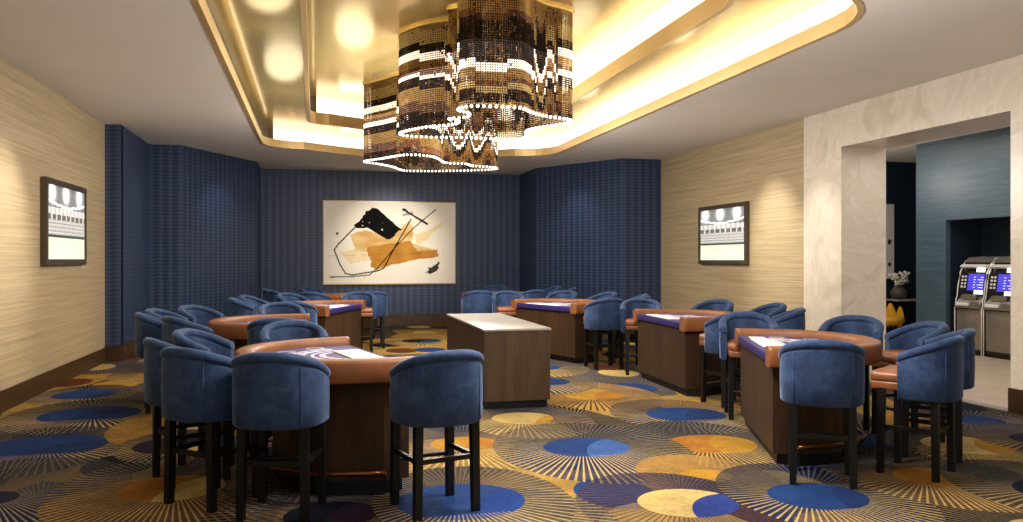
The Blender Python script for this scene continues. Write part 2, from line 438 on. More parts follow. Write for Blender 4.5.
def carpet(meds):
    k = NT('sunburst_carpet')
    geo = k.add('ShaderNodeNewGeometry'); pos = geo.outputs['Position']
    # the ground of the weave: smaller sunbursts in a free scatter
    mp = k.add('ShaderNodeMapping'); k.link(pos, mp.inputs[0]); mp.inputs['Scale'].default_value = (1.05, 1.05/ASP, 1)
    vo = k.add('ShaderNodeTexVoronoi', voronoi_dimensions='2D'); k.link(mp.outputs[0], vo.inputs['Vector']); vo.inputs['Scale'].default_value = 1.0
    vo.inputs['Randomness'].default_value = .7
    dv = k.add('ShaderNodeVectorMath', operation='SUBTRACT'); k.link(mp.outputs[0], dv.inputs[0]); k.link(vo.outputs['Position'], dv.inputs[1])
    sx = k.add('ShaderNodeSeparateXYZ'); k.link(dv.outputs[0], sx.inputs[0])
    fr = k.math('FRACT', k.math('MULTIPLY', k.math('ADD', k.math('ARCTAN2', sx.outputs[1], sx.outputs[0]), 3.2), 84/(2*PI)))
    ray = k.math('LESS_THAN', fr, .34)
    sr = k.add('ShaderNodeSeparateColor'); k.link(vo.outputs['Color'], sr.inputs[0])
    rnd = sr.outputs[0]
    discc = k.ramp(rnd, [(0, srgb(BLUE)), (.3, srgb(GOLD)), (.5, srgb(NAVY)), (.65, srgb(GOLD2)), (.85, srgb(RUST))], 'CONSTANT')
    gapc = k.ramp(sr.outputs[1], [(0, srgb(NAVY)), (.3, srgb('#a57c30')), (.5, srgb(GREY)), (.72, srgb('#a98640')), (.84, srgb('#1c2848'))], 'CONSTANT')
    c = k.mix(k.math('MULTIPLY', ray, .4), gapc, srgb(GOLD2))
    c = k.mix(k.math('LESS_THAN', vo.outputs['Distance'], .3), c, discc)
    grp = MED_GROUP
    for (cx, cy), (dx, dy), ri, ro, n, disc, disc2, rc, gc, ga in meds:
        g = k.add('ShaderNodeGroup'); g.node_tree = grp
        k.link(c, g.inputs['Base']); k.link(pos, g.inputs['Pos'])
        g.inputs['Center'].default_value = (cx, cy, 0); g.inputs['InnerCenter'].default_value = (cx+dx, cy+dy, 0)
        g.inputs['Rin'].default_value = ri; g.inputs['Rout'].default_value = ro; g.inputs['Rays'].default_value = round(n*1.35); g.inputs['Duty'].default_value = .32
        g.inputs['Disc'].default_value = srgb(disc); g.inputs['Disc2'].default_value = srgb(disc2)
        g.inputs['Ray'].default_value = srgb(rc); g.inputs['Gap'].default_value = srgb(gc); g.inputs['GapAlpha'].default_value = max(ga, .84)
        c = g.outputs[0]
    no = k.noise(pos, 22, 4, .7); no2 = k.noise(pos, 1.7, 3)
    c = k.mix(.55, c, k.ramp(no, [(.3, (.32, .32, .32, 1)), (.7, (1.0, 1.0, 1.0, 1))]), 'MULTIPLY')
    no3 = k.noise(pos, 7, 5, .75)
    c = k.mix(.6, c, k.ramp(no2, [(.35, (.5, .52, .62, 1)), (.65, (1.15, 1.08, 1.0, 1))]), 'MULTIPLY')
    c = k.mix(k.ramp(no3, [(.45, (0, 0, 0, 1)), (.7, (.3, .3, .3, 1))]), c, srgb('#141a28'))
    k.bump(no, .3, .006)
    return k.set(c, .9, 0, .1)

# ------------------------------------------------------------------ room shell
HC = 3.83
def floor_build():
    # one slab; its top is laid in squares, each square carrying the medallions that cross it
    mb = MB(); mats = [plain('floor_edge', '#2b2a30', .9)]
    xs = [-3.4, -1.6, .2, 2.0, 3.8, 5.6, 7.34]; ys = [-4, 1.0, 3.6, 5.2, 6.8, 8.4, 10.0, 11.8, 13.6, 15.6, 18.0, 20.6]
    mb.box(xs[0], xs[-1], ys[0], ys[-1], -.12, -.001)
    for x0, x1 in zip(xs, xs[1:]):
        for y0, y1 in zip(ys, ys[1:]):
            sub = []
            for md in MEDS:
                (cx, cy), ro = md[0], md[3]
                dx = max(x0-cx, 0, cx-x1); dy = max(y0-cy, 0, cy-y1)/ASP
                if math.hypot(dx, dy) < ro+.02: sub.append(md)
            mats.append(carpet(sub)); mb.mi = len(mats)-1
            mb.face([mb.bm.verts.new(p) for p in ((x0, y0, 0), (x1, y0, 0), (x1, y1, 0), (x0, y1, 0))])
    struct(mb.build('floor', mats, recalc=False))
floor_build()
m = MB(); m.box(7.34, 13.6, 4.0, 16.0, -.12, 0); struct(m.build('floor_lobby', MAT['stone']))
m = MB(); m.box(7.30, 7.42, 7.31, 10.23, 0, .008); struct(m.build('trim_threshold', plain('threshold_stone', '#8d8479', .3)))

def wall(name, p0, p1, z0, z1, mat, t=.12, side=1):
    """upright slab from p0 to p1; thickness goes to the outer side; uv in metres"""
    a = Vector((*p0, 0)); b = Vector((*p1, 0)); d = b-a; L = d.length; d.normalize()
    n = Vector((-d.y, d.x, 0))*side*t
    q = [a, b, b+n, a+n]
    mb = MB()
    lo = [mb.bm.verts.new((v.x, v.y, z0)) for v in q]; hi = [mb.bm.verts.new((v.x, v.y, z1)) for v in q]
    for i in range(4):
        j = (i+1) % 4; w = (q[j]-q[i]).length
        o = 0 if i == 0 else 5.3*i
        mb.face([lo[i], lo[j], hi[j], hi[i]], [(o, z0), (o+w, z0), (o+w, z1), (o, z1)])
    mb.face(lo[::-1], [(0, 0)]*4); mb.face(hi, [(0, 0)]*4)
    return struct(mb.build(name, mat))

XL, XR, YB = -3.29, 7.34, 20.4
wall('wall_left', (XL, -4), (XL, 14.30), 0, HC, MAT['wall_wood'])
NAVYW = [((XL, 14.30), (-3.05, 14.30), 'wall_left_pier'), ((-3.05, 14.32), (-3.05, 16.60), 'wall_left_recess'),
         ((-3.05, 16.60), (-2.49, 16.60), 'wall_left_return'), ((-2.49, 16.60), (-1.26, 19.05), 'wall_left_angled'),
         ((-1.26, 19.05), (-1.26, YB), 'wall_left_niche'), ((-1.26, YB), (5.14, YB), 'wall_back'),
         ((5.14, YB), (5.14, 18.80), 'wall_right_niche'), ((5.14, 18.80), (6.46, 16.52), 'wall_right_angled'),
         ((6.46, 16.52), (XR, 16.52), 'wall_right_return')]
for a, b, n in NAVYW: wall(n, a, b, 0, HC, MAT['navy'])
wall('wall_right', (XR, 16.52), (XR, 11.15), 0, HC, MAT['wall_wood'])
def baseboard(name, p0, p1, h=.235, t=.022):
    a = Vector((*p0, 0)); b = Vector((*p1, 0)); d = (b-a).normalized(); n = Vector((d.y, -d.x, 0))*t
    mb = MB(); mb.prism([(a.x, a.y), (b.x, b.y), (b.x+n.x, b.y+n.y), (a.x+n.x, a.y+n.y)], 0, h)
    return struct(mb.build(name, MAT['base_wood']))
baseboard('baseboard_left', (XL, -4), (XL, 14.30))
for a, b, n in NAVYW: baseboard(n.replace('wall', 'baseboard'), a, b, .3 if n == 'wall_back' else .26)
baseboard('baseboard_right', (XR, 16.52), (XR, 11.15))
# marble portal in the right wall
X1 = 8.06
def mbox(name, mat, *a, **k):
    mb = MB(); mb.box(*a, **k); return struct(mb.build(name, mat))
mbox('wall_right_portal_pier', MAT['marble'], XR-.02, X1, 10.23, 11.15, 0, HC)
mbox('wall_right_portal_lintel', MAT['marble'], XR-.02, X1, 7.31, 10.23, 3.26, HC)
mbox('wall_right_portal_jamb', MAT['marble'], XR-.02, X1, 5.9, 7.31, 0, HC)
mbox('baseboard_right_portal', MAT['base_wood'], XR-.045, XR-.02, 5.9, 7.32, 0, .26)
wall('wall_right_near', (XR, 5.9), (XR, -4), 0, HC, MAT['wall_wood'])
# lobby beyond the portal
YE, XW = 13.25, 11.1
def blue_panel(name, y0, y1, z0, z1): return wall(name, (XW, y0), (XW, y1), z0, z1, MAT['blue_wall'], .1)
blue_panel('wall_lobby_blue', YE, 12.5, 0, HC)
blue_panel('wall_lobby_blue_header', 12.5, 8.6, 2.36, HC)
blue_panel('wall_lobby_blue_near', 8.6, 4.0, 0, HC)
mbox('wall_lobby_alcove_side', MAT['dark_blue'], XW+.1, 11.9, 12.5, 12.6, 0, 2.46)
mbox('wall_lobby_alcove_back', MAT['dark_blue'], 11.86, 11.96, 8.5, 12.5, 0, 2.46)
mbox('wall_lobby_alcove_end', MAT['dark_blue'], XW+.1, 11.86, 8.5, 8.6, 0, 2.46)
mbox('ceiling_alcove', MAT['dark_blue'], XW+.1, 11.9, 8.6, 12.5, 2.36, 2.46)
mbox('wall_lobby_end', MAT['dark_blue'], XW+.1, 13.6, YE-.1, YE, 0, HC)
mbox('wall_lobby_back', MAT['dark_blue'], X1, 13.6, 15.7, 15.82, 0, HC)
mbox('wall_lobby_side', MAT['dark_blue'], 13.5, 13.6, YE, 15.7, 0, HC)
mbox('ceiling_lobby', MAT['ceiling'], X1, 13.6, 4.0, 15.82, HC, HC+.12)

# ------------------------------------------------------------------ stepped gold tray ceiling
def catmull(P, per=8):
    n = len(P); out = []
    for i in range(n):
        p0, p1, p2, p3 = (Vector(P[(i+k-1) % n]) for k in range(4))
        for s in range(per):
            t = s/per
            out.append(.5*((2*p1)+(-p0+p2)*t+(2*p0-5*p1+4*p2-p3)*t*t+(-p0+3*p1-3*p2+p3)*t**3))
    return [(v[0], v[1]) for v in out]
def tray(x0, x1, y0, y1, bulge, rn, rf, seg=8):
    """plan of a recess: rounded corners, the far side bowed outwards"""
    pts = []
    def corner(cx, cy, r, a0):
        for i in range(seg+1):
            a = math.radians(a0+90*i/seg); pts.append((cx+r*math.cos(a), cy+r*math.sin(a)))
    corner(x0+rn, y0+rn, rn, 180); corner(x1-rn, y0+rn, rn, 270)
    corner(x1-rf, y1-rf, rf, 0)
    for i in range(1, 12):
        t = i/12; pts.append((x1-rf+(x0+rf-(x1-rf))*t, y1+bulge*math.sin(PI*t)))
    corner(x0+rf, y1-rf, rf, 90)
    return pts
def offset(P, d):
    n = len(P); out = []
    for i in range(n):
        a, b, c = Vector(P[i-1]), Vector(P[i]), Vector(P[(i+1) % n])
        t = (c-a).normalized(); out.append((b.x+t.y*d, b.y-t.x*d))
    return out
def plate(name, outer, hole, z, t, mat):
    mb = MB(); bm = mb.bm
    def loop(P, z):
        vs = [bm.verts.new((*p, z)) for p in P]
        return vs, [bm.edges.new((vs[i], vs[(i+1) % len(vs)])) for i in range(len(vs))]
    v1, e1 = loop(outer, z); v2, e2 = loop(hole, z) if hole else ([], [])
    bmesh.ops.triangle_fill(bm, use_beauty=True, use_dissolve=False, edges=e1+e2)
    g = bmesh.ops.extrude_face_region(bm, geom=bm.faces[:])
    for v in [x for x in g['geom'] if isinstance(x, bmesh.types.BMVert)]: v.co.z += t
    return struct(mb.build(name, mat))
def band(name, P, Q, z0, z1, mat, keep=None):
    """upright band between plan P (inner face) and Q (outer face)"""
    mb = MB(); n = len(P)
    idx = range(n)
    for i in idx:
        j = (i+1) % n
        if keep and not keep(((P[i][0]+P[j][0])/2, (P[i][1]+P[j][1])/2)): continue
        a = [(*P[i], z0), (*P[j], z0), (*P[j], z1), (*P[i], z1)]
        b = [(*Q[i], z0), (*Q[j], z0), (*Q[j], z1), (*Q[i], z1)]
        va = [mb.bm.verts.new(p) for p in a]; vb = [mb.bm.verts.new(p) for p in b]
        mb.face(va); mb.face(vb[::-1]); mb.face([va[0], vb[0], vb[1], va[1]]); mb.face([va[3], va[2], vb[2], vb[3]])
    bmesh.ops.remove_doubles(mb.bm, verts=mb.bm.verts[:], dist=1e-5)
    return struct(mb.build(name, mat))
T1P = tray(-.97, 4.83, 5.75, 16.6, 1.05, 1.1, .75)
T2P = tray(-.10, 4.02, 6.7, 15.7, .75, .9, .35)
Z1, Z2 = 4.19, 4.69
plate('ceiling', [(-3.45, -4), (7.5, -4), (7.5, 20.6), (-3.45, 20.6)], T1P, HC, .10, MAT['ceiling'])
band('trim_1', offset(T1P, -.015), offset(T1P, .045), HC-.006, HC+.14, MAT['gold_lip'])
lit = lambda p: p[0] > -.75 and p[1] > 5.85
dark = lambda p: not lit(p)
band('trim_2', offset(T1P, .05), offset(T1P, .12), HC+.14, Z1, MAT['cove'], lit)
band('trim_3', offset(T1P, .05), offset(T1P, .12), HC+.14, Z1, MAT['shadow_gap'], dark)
plate('ceiling_gold', offset(T1P, .15), T2P, Z1, .08, MAT['gold'])
band('trim_4', offset(T2P, -.015), offset(T2P, .045), Z1-.006, Z1+.2, MAT['gold_lip'])
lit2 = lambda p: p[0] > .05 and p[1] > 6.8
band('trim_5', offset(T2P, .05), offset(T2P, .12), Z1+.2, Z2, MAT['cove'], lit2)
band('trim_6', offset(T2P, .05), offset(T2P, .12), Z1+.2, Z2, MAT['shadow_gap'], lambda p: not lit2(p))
plate('ceiling_gold_upper', offset(T2P, .15), None, Z2, .08, MAT['gold'])

# ------------------------------------------------------------------ bead chandeliers
BEAD = [plain('dark_bead', '#1a0f08', .6, 0, .12, .2), plain('gold_bead', '#b08a4e', .3, .75, .5, .15),
        plain('amber_bead', '#6e4222', .25, .35, .6, .2), emit('lit_white_bead', '#fff3e2', .7),
        plain('pale_gold_bead', '#d3b878', .3, .6, .5, .1)]
MAT['led'] = emit('led_bead', '#fff4e6', 2.2)
R1 = [(1.11, 11.0), (1.34, 10.5), (1.68, 10.15), (1.72, 9.88), (1.57, 9.76), (1.76, 9.58), (1.74, 9.33), (1.58, 9.15), (1.63, 8.95), (1.80, 8.86),
      (2.24, 8.87), (2.42, 9.09), (2.65, 9.3), (2.95, 9.44), (3.08, 9.6), (2.98, 9.85), (2.72, 10.35), (2.84, 10.95), (2.74, 11.17), (2.5, 11.23), (2.1, 11.2), (1.55, 11.28), (1.23, 11.23)]
R2 = [(.83, 14.36), (1.14, 13.78), (1.32, 13.42), (1.53, 13.24), (1.81, 13.33), (2.0, 13.6), (2.23, 14.2), (2.62, 14.3), (2.78, 14.57), (3.12, 14.66),
      (3.31, 14.88), (3.12, 15.18), (2.34, 15.56), (1.78, 15.69), (1.56, 15.48), (1.40, 15.08), (1.1, 14.67)]
def resample(P, step):
    P = [Vector(p) for p in P]; n = len(P)
    L = [0]
    for i in range(n): L.append(L[-1]+(P[(i+1) % n]-P[i]).length)
    k = int(round(L[-1]/step)); out = []; j = 0
    for i in range(k):
        s = L[-1]*i/k
        while L[j+1] < s: j += 1
        t = (s-L[j])/max(1e-9, L[j+1]-L[j]); out.append(P[j].lerp(P[(j+1) % n], t))
    return out
ZB = 3.35
def chandelier(P, label, phase, seed):
    rnd = random.Random(seed)
    cx = sum(p[0] for p in P)/len(P); cy = sum(p[1] for p in P)/len(P)
    root = empty('bead_chandelier', (cx, cy, Z2))
    tag(root, label, 'chandelier', 'bead chandeliers')
    O = Matrix.Translation((-cx, -cy, -Z2))
    C = catmull(P, 8)
    pts = resample(C, .0275)
    zs = np.arange(ZB+.03, Z2-.02, .0262)
    r = .0128
    octv = np.array([(r, 0, 0), (-r, 0, 0), (0, r, 0), (0, -r, 0), (0, 0, r*1.05), (0, 0, -r*1.05)])
    octf = np.array([(0, 2, 4), (2, 1, 4), (1, 3, 4), (3, 0, 4), (2, 0, 5), (1, 2, 5), (3, 1, 5), (0, 3, 5)])
    V = []; Fc = []; MI = []; nv = 0
    H = len(zs)
    for ip, p in enumerate(pts):
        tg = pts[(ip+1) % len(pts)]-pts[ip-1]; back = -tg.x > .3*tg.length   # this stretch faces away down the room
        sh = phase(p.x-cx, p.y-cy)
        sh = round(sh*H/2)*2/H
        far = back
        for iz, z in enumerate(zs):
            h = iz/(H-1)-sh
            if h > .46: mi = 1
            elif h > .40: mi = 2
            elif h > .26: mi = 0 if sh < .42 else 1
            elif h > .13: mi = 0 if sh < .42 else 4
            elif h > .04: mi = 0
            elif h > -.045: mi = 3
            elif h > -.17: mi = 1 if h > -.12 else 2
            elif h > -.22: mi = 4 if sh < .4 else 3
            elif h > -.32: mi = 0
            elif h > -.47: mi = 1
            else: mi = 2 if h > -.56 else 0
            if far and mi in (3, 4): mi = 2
            if rnd.random() < .015: mi = rnd.choice((0, 1, 2))
            V.append(octv+(p.x-cx, p.y-cy, z-Z2)); Fc.append(octf+nv); nv += 6; MI.extend([mi]*8)
    V = np.concatenate(V); Fc = np.concatenate(Fc)
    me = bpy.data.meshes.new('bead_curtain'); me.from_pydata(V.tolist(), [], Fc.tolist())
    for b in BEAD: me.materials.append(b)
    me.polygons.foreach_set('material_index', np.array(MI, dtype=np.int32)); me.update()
    o = bpy.data.objects.new('bead_curtain', me); COL.objects.link(o); o.parent = root; o['kind'] = 'stuff'
    m = MB()
    for p in resample(C, .07): m.sphere((p.x-cx, p.y-cy, ZB-Z2), .02, 6)
    o = m.build('light_string', MAT['led'], root); o['kind'] = 'stuff'; o['label'] = 'glowing white bead edge'
    m = MB(); m.prism([(p[0]-cx, p[1]-cy) for p in offset(C, .03)], -.03, -.002); m.build('canopy', MAT['gold'], root)
    # added inner layer of dark and amber strings, keeps bright coves from showing through
    inner = resample(offset(C, -.13), .025); V = []; Fc = []; MI = []; nv = 0
    for p in inner:
        zc = rnd.uniform(0, .12); base = rnd.choice((0, 0, 0, 2))
        for iz, z in enumerate(np.arange(ZB+.05+zc, Z2-.02, .03)):
            V.append(octv*1.25+(p.x-cx, p.y-cy, z-Z2)); Fc.append(octf+nv); nv += 6
            MI.extend([base if rnd.random() < .85 else rnd.choice((0, 1, 2))]*8)
    V = np.concatenate(V); Fc = np.concatenate(Fc)
    me = bpy.data.meshes.new('inner_bead_blocker'); me.from_pydata(V.tolist(), [], Fc.tolist())
    for b in BEAD: me.materials.append(b)
    me.polygons.foreach_set('material_index', np.array(MI, dtype=np.int32)); me.update()
    o = bpy.data.objects.new('inner_bead_blocker', me); COL.objects.link(o); o.parent = root; o['kind'] = 'stuff'; o['label'] = 'added dark bead layer that blocks the view through the curtain'
    return root
def ph1(x, y):
    a = math.atan2(y, x)
    if y < -.35 and -.5 < x < .38: return .34+.04*math.sin(x*9)
    if x > .75: return .56+.05*math.sin(y*8)
    if y < -.0 and x > .38: return .44+.14*math.sin(x*22)
    if y < .25 and x < -.2 and y < -.1: return .56+.15*math.sin(x*26+y*9)
    return .68+.03*math.sin(x*5)
def ph2(x, y):
    if x < -.7: return .64
    if x < -.35: return .6+.05*math.sin(y*14)
    if y < -.5: return .56
    return .52+.12*math.sin(x*12+y*5)
chandelier(R1, 'larger bead chandelier nearest the camera, curtain of gold, brown and white beads', ph1, 3)
chandelier(R2, 'bead chandelier hanging farther back, behind the larger one, near the art wall', ph2, 4)

# ------------------------------------------------------------------ card tables
A_, B_ = .92, 1.06
def dcurve(a, b, n=2.25, k=48):
    out = []
    for i in range(k+1):
        t = PI*i/k; c, s = math.cos(t), math.sin(t)
        out.append((a*math.copysign(abs(c)**(2/n), c), b*abs(s)**(2/n)))
    return out
RIMZ = .952
def make_table(name, label):
    root = empty('card_table'); tag(root, label, 'table', 'card tables')
    # padded leather armrest, swept along the D-shaped edge
    n = 56; rings = []
    for i in range(n+1):
        t = PI*i/n; c, s = math.cos(t), math.sin(t); e = 2/2.25
        sg = math.copysign(abs(c)**e, c); ss = abs(s)**e
        def P(off, z): return ((A_-off)*sg, (B_-off)*ss, z)
        rings.append([P(.006, .79), P(0, .80), P(0, .925), P(.008, .944), P(.026, RIMZ), P(.075, RIMZ+.003), P(.118, RIMZ), P(.136, RIMZ-.012), P(.146, RIMZ-.035), P(.146, .80), P(.14, .79)])
    # straight ends that run a little past the dealer's edge
    def shift(r, dy): return [(x, y+dy, z) for x, y, z in r]
    rings = [shift(rings[0], -.035)]+rings+[shift(rings[-1], -.035)]
    m = MB(); m.loft(rings); m.build('armrest', MAT['rim_leather'], root)
    # felt layout
    m = MB(); inner = [(x, y) for x, y in dcurve(A_-.145, B_-.145)]
    m.prism(inner, .84, .888)
    lay = m.build('layout', MAT['felt'], root)
    m = MB()
    def arcband(r0, r1, t0, t1, k=16):
        pts = []
        for i in range(k+1):
            t = math.radians(t0+(t1-t0)*i/k); pts.append((r1*(A_-.145)*math.cos(t), r1*(B_-.145)*math.sin(t)))
        for i in range(k, -1, -1):
            t = math.radians(t0+(t1-t0)*i/k); pts.append((r0*(A_-.145)*math.cos(t), r0*(B_-.145)*math.sin(t)))
        m.prism(pts, .8875, .8895)
    for t0 in range(22, 158, 12): arcband(.60, .68, t0, t0+8.5, 5)
    arcband(.52, .545, 22, 158); arcband(.715, .74, 22, 158)
    for t0 in range(30, 150, 10): arcband(.42, .475, t0, t0+6, 4)
    for q in range(6):
        t = math.radians(24+q*26.4); x, y = .86*(A_-.145)*math.cos(t), .86*(B_-.145)*math.sin(t)
        ro = [(x+.075*math.cos(u*2*PI/18), y+.075*math.sin(u*2*PI/18)) for u in range(19)]
        ri = [(x+.06*math.cos(u*2*PI/18), y+.06*math.sin(u*2*PI/18)) for u in range(18, -1, -1)]
        m.prism(ro+ri, .8875, .8895)
    m.build('layout_print', MAT['felt_print'], lay)
    m = MB(); m.box(-A_+.148, A_-.148, -.022, .0, 0.815, .892, bevel=.006); m.build('dealer_edge', MAT['indigo'], root)
    # chip tray on the dealer's side with its row of channels
    m = MB(); m.box(-.36, .30, .03, .26, .888, .898, bevel=.004); tr = m.build('chip_tray', MAT['white'], root)
    m = MB()
    for i in range(9): m.tube([(-.31+i*.07, .05, .897), (-.31+i*.07, .24, .897)], .006, 8)
    m.build('channel_rib', MAT['white'], tr)
    m = MB(); m.box(-.62, -.46, .05, .2, .888, .895, bevel=.003); m.build('card_shoe_plate', MAT['white'], root)
    # carcass
    m = MB(); m.box(-.84, .84, .012, .05, .09, .815); m.build('front_panel', MAT['dark_wood'], root)
    m = MB(); m.prism([(-.84, .05), (.84, .05), (.84, .2), (.6, .58), (.3, .74), (-.3, .74), (-.6, .58), (-.84, .2)], .09, .84)
    m.build('body', MAT['dark_wood'], root)
    m = MB(); m.prism([(-.80, .05), (.80, .05), (.86, .22), (.66, .64), (.34, .83), (-.34, .83), (-.66, .64), (-.86, .22)], 0, .09)
    m.build('plinth', MAT['black'], root)
    m = MB()
    fr = [(-.88, .2), (-.70, .62), (-.36, .87), (.36, .87), (.70, .62), (.88, .2)]
    pts = []
    for i in range(len(fr)-1):
        for s in range(4): t = s/4; pts.append((fr[i][0]*(1-t)+fr[i+1][0]*t, fr[i][1]*(1-t)+fr[i+1][1]*t, .15))
    pts.append((*fr[-1], .15)); m.tube(pts, .018, 10)
    for x, y in fr: m.tube([(x, y, .15), (x*.95, y*.95, .085)], .01, 8)
    m.build('foot_rail', MAT['brass'], root)
    return root

def copy_tree(o, parent=None):
    c = o.copy(); COL.objects.link(c)
    if parent: c.parent = parent
    for ch in list(o.children): copy_tree(ch, c)
    return c

# ------------------------------------------------------------------ bar stools
STZ = 1.075
def make_stool(label):
    root = empty('bar_stool'); tag(root, label, 'stool', 'blue velvet stools around the card tables')
    # path of the barrel back, from left arm front round the back to right arm front
    W, D0 = .292, .275
    path = []
    arm = .07
    for i in range(5): path.append((-W, arm-(arm+.02)*i/5))
    K = 36
    for i in range(K+1):
        t = PI+PI*i/K; e = 2/2.3
        c, s = math.cos(t), math.sin(t)
        path.append((W*math.copysign(abs(c)**e, c), -.02-(D0)*abs(s)**e))
    for i in range(1, 6): path.append((W, -.02+(arm+.02)*i/5))
    n = len(path)
    Ls = [0]
    for i in range(1, n): Ls.append(Ls[-1]+math.dist(path[i], path[i-1]))
    def nrm(i):
        a = Vector(path[max(0, i-1)]); b = Vector(path[min(n-1, i+1)]); t = (b-a).normalized(); return Vector((t.y, -t.x))  # outwards
    def top(i):
        u = abs(2*Ls[i]/Ls[-1]-1)          # 0 at the back, 1 at the arm fronts
        u = max(0, (u-.12)/.88)**1.6
        return STZ-.135*u
    shell, roll = [], []
    for i in range(n):
        o = nrm(i); z = top(i); p = Vector(path[i])
        def Q(off, zz): v = p+o*off; return (v.x, v.y, zz)
        shell.append([Q(-.012, .592), Q(0, .605), Q(.004, .76), Q(.003, z-.09), Q(-.004, z-.062), Q(-.05, z-.05), Q(-.062, z-.09), Q(-.066, .75), Q(-.06, .62), Q(-.05, .592)])
        rr = []
        for k in range(12):
            t = 2*PI*k/12
            rr.append(Q(-.028+.041*math.cos(t), z-.036+.036*math.sin(t)))
        roll.append(rr)
    m = MB(); m.loft(shell)
    # stitched seams where the side panels meet the back
    for sgn in (-1, 1):
        i = min(range(n), key=lambda q: abs(Ls[q]/Ls[-1]-(.5+sgn*.2)))
        o = nrm(i); p = Vector(path[i])+o*.004
        m.tube([(p.x, p.y, .61), (p.x, p.y, top(i)-.075)], .0045, 6)
    m.build('backrest', MAT['velvet'], root)
    m = MB(); m.loft(roll); m.build('top_roll', MAT['velvet'], root)
    m = MB(); m.box(-.228, .228, -.215, .30, .70, .79, bevel=.035, seg=3); m.build('seat', MAT['seat_leather'], root)
    m = MB(); m.box(-.222, .222, -.21, .292, .645, .712, bevel=.014); m.build('seat_rail', MAT['seat_leather'], root)
    for sx in (-1, 1):
        for sy in (-1, 1):
            m = MB(); x, y = sx*.198, .212 if sy > 0 else -.168
            def ring(h, zz, dx=0, dy=0): return [(x+dx+a*h, y+dy+b*h, zz) for a, b in ((-1, -1), (1, -1), (1, 1), (-1, 1))]
            m.loft([ring(.024, 0, sx*.008, sy*.008), ring(.027, .66)], smooth=False)
            m.build('leg', MAT['black'], root)
    m = MB()
    def bar(a, b, h=.016, w=.012):
        a, b = Vector(a), Vector(b); d = (b-a).normalized(); s = Vector((-d.y, d.x, 0))*w; u = Vector((0, 0, h))
        m.loft([[p-s-u, p+s-u, p+s+u, p-s+u] for p in (a, b)], smooth=False)
    zz = .29
    pts = [(-.205, -.19, zz), (-.215, .0, zz), (-.205, .19, zz)]
    for sx in (-1, 1): bar((sx*.2, -.168, zz+.07), (sx*.2, .212, zz+.07))
    bar((-.185, -.168, zz+.07), (.185, -.168, zz+.07))
    m.build('stretcher', MAT['black'], root)
    m = MB()
    m.tube([(-.205, .215, zz), (-.17, .245, zz), (-.08, .262, zz), (0, .266, zz), (.08, .262, zz), (.17, .245, zz), (.205, .215, zz)], .015, 8)
    m.build('footrest', MAT['black'], root)
    return root

TABLES = {  # middle of the dealer's edge, direction near tip -> far tip, side
    'L1': ((.46, 6.66), (-.245, .97), 'L'), 'L2': ((-.13, 9.95), (.03, 1), 'L'), 'L3': ((.47, 13.4), (.37, .93), 'L'), 'L4': ((.85, 16.45), (.5, .87), 'L'),
    'R1': ((3.86, 6.66), (.354, .935), 'R'), 'R2': ((4.35, 9.86), (.05, 1), 'R'), 'R3': ((3.70, 13.08), (-.34, .94), 'R'), 'R4': ((3.55, 16.5), (-.5, .87), 'R')}
TNAME = {'L1': 'left-hand card table nearest the camera', 'L2': 'second card table on the left', 'L3': 'third card table on the left', 'L4': 'farthest card table on the left',
         'R1': 'right-hand card table nearest the camera', 'R2': 'second card table on the right', 'R3': 'third card table on the right', 'R4': 'farthest card table on the right'}
TLAB = {'L1': 'left card table nearest the camera, purple felt printed with white arcs', 'L2': 'second card table along the left wall, behind the nearest left one',
        'L3': 'third card table on the left, its walnut front panel turned to the aisle', 'L4': 'farthest left card table, brown rim just showing near the art wall',
        'R1': 'right card table nearest the camera, blue edged, before the marble portal', 'R2': 'second card table on the right, between the nearest one and the podium end',
        'R3': 'third card table on the right, just behind the walnut podium', 'R4': 'farthest right card table, brown rim half hidden behind stools'}
# stools of each table that the photograph shows: x, y, heading (degrees, 0 looks down the room)
SEATS = {
    'L1': [(.78, 5.38, 16), (-.21, 5.52, -16), (-.69, 5.90, -42), (-.93, 6.54, -66), (-.82, 7.15, -104), (-.18, 7.72, -170)],
    'L2': [(-.36, 8.60, -3), (-1.22, 9.02, -60), (-1.61, 9.63, -78), (-1.62, 10.29, -100), (-1.34, 10.85, -122), (-.42, 11.20, -168)],
    'L3': [(-.27, 11.85, -10), (-.97, 13.0, -88), (-.89, 13.85, -108), (-.32, 14.55, -135), (.77, 14.75, 178)],
    'L4': [(1.03, 15.45, 0), (.01, 15.25, -25), (-.55, 16.05, -70), (-.70, 16.85, -90), (.0, 17.75, -130)],
    'R1': [(3.68, 5.38, -31), (4.55, 5.40, 34), (5.09, 5.86, 50), (5.36, 6.48, 82), (5.24, 7.18, 130), (4.44, 7.76, 158)],
    'R2': [(4.60, 8.45, 8), (5.44, 8.80, 60), (5.75, 9.72, 88), (5.47, 10.60, 122), (4.60, 11.05, 160)],
    'R3': [(4.28, 11.74, 4), (4.90, 12.2, 50), (5.14, 12.85, 70), (4.92, 13.75, 105), (4.42, 14.45, 140), (3.42, 14.42, 175)],
    'R4': [(2.99, 15.2, 2), (4.0, 15.25, 25), (4.95, 16.15, 70), (4.87, 16.95, 95), (3.9, 17.95, 150)]}
SEATN = {5: ['at the near end of', 'second from the near end of', 'in the middle of the row round', 'second from the far end of', 'at the far end of'],
         6: ['at the near end of', 'second from the near end of', 'third from the near end of', 'third from the far end of', 'second from the far end of', 'at the far end of']}
table0 = make_table('card_table', '')
stool0 = make_stool('')
ft = fs = True
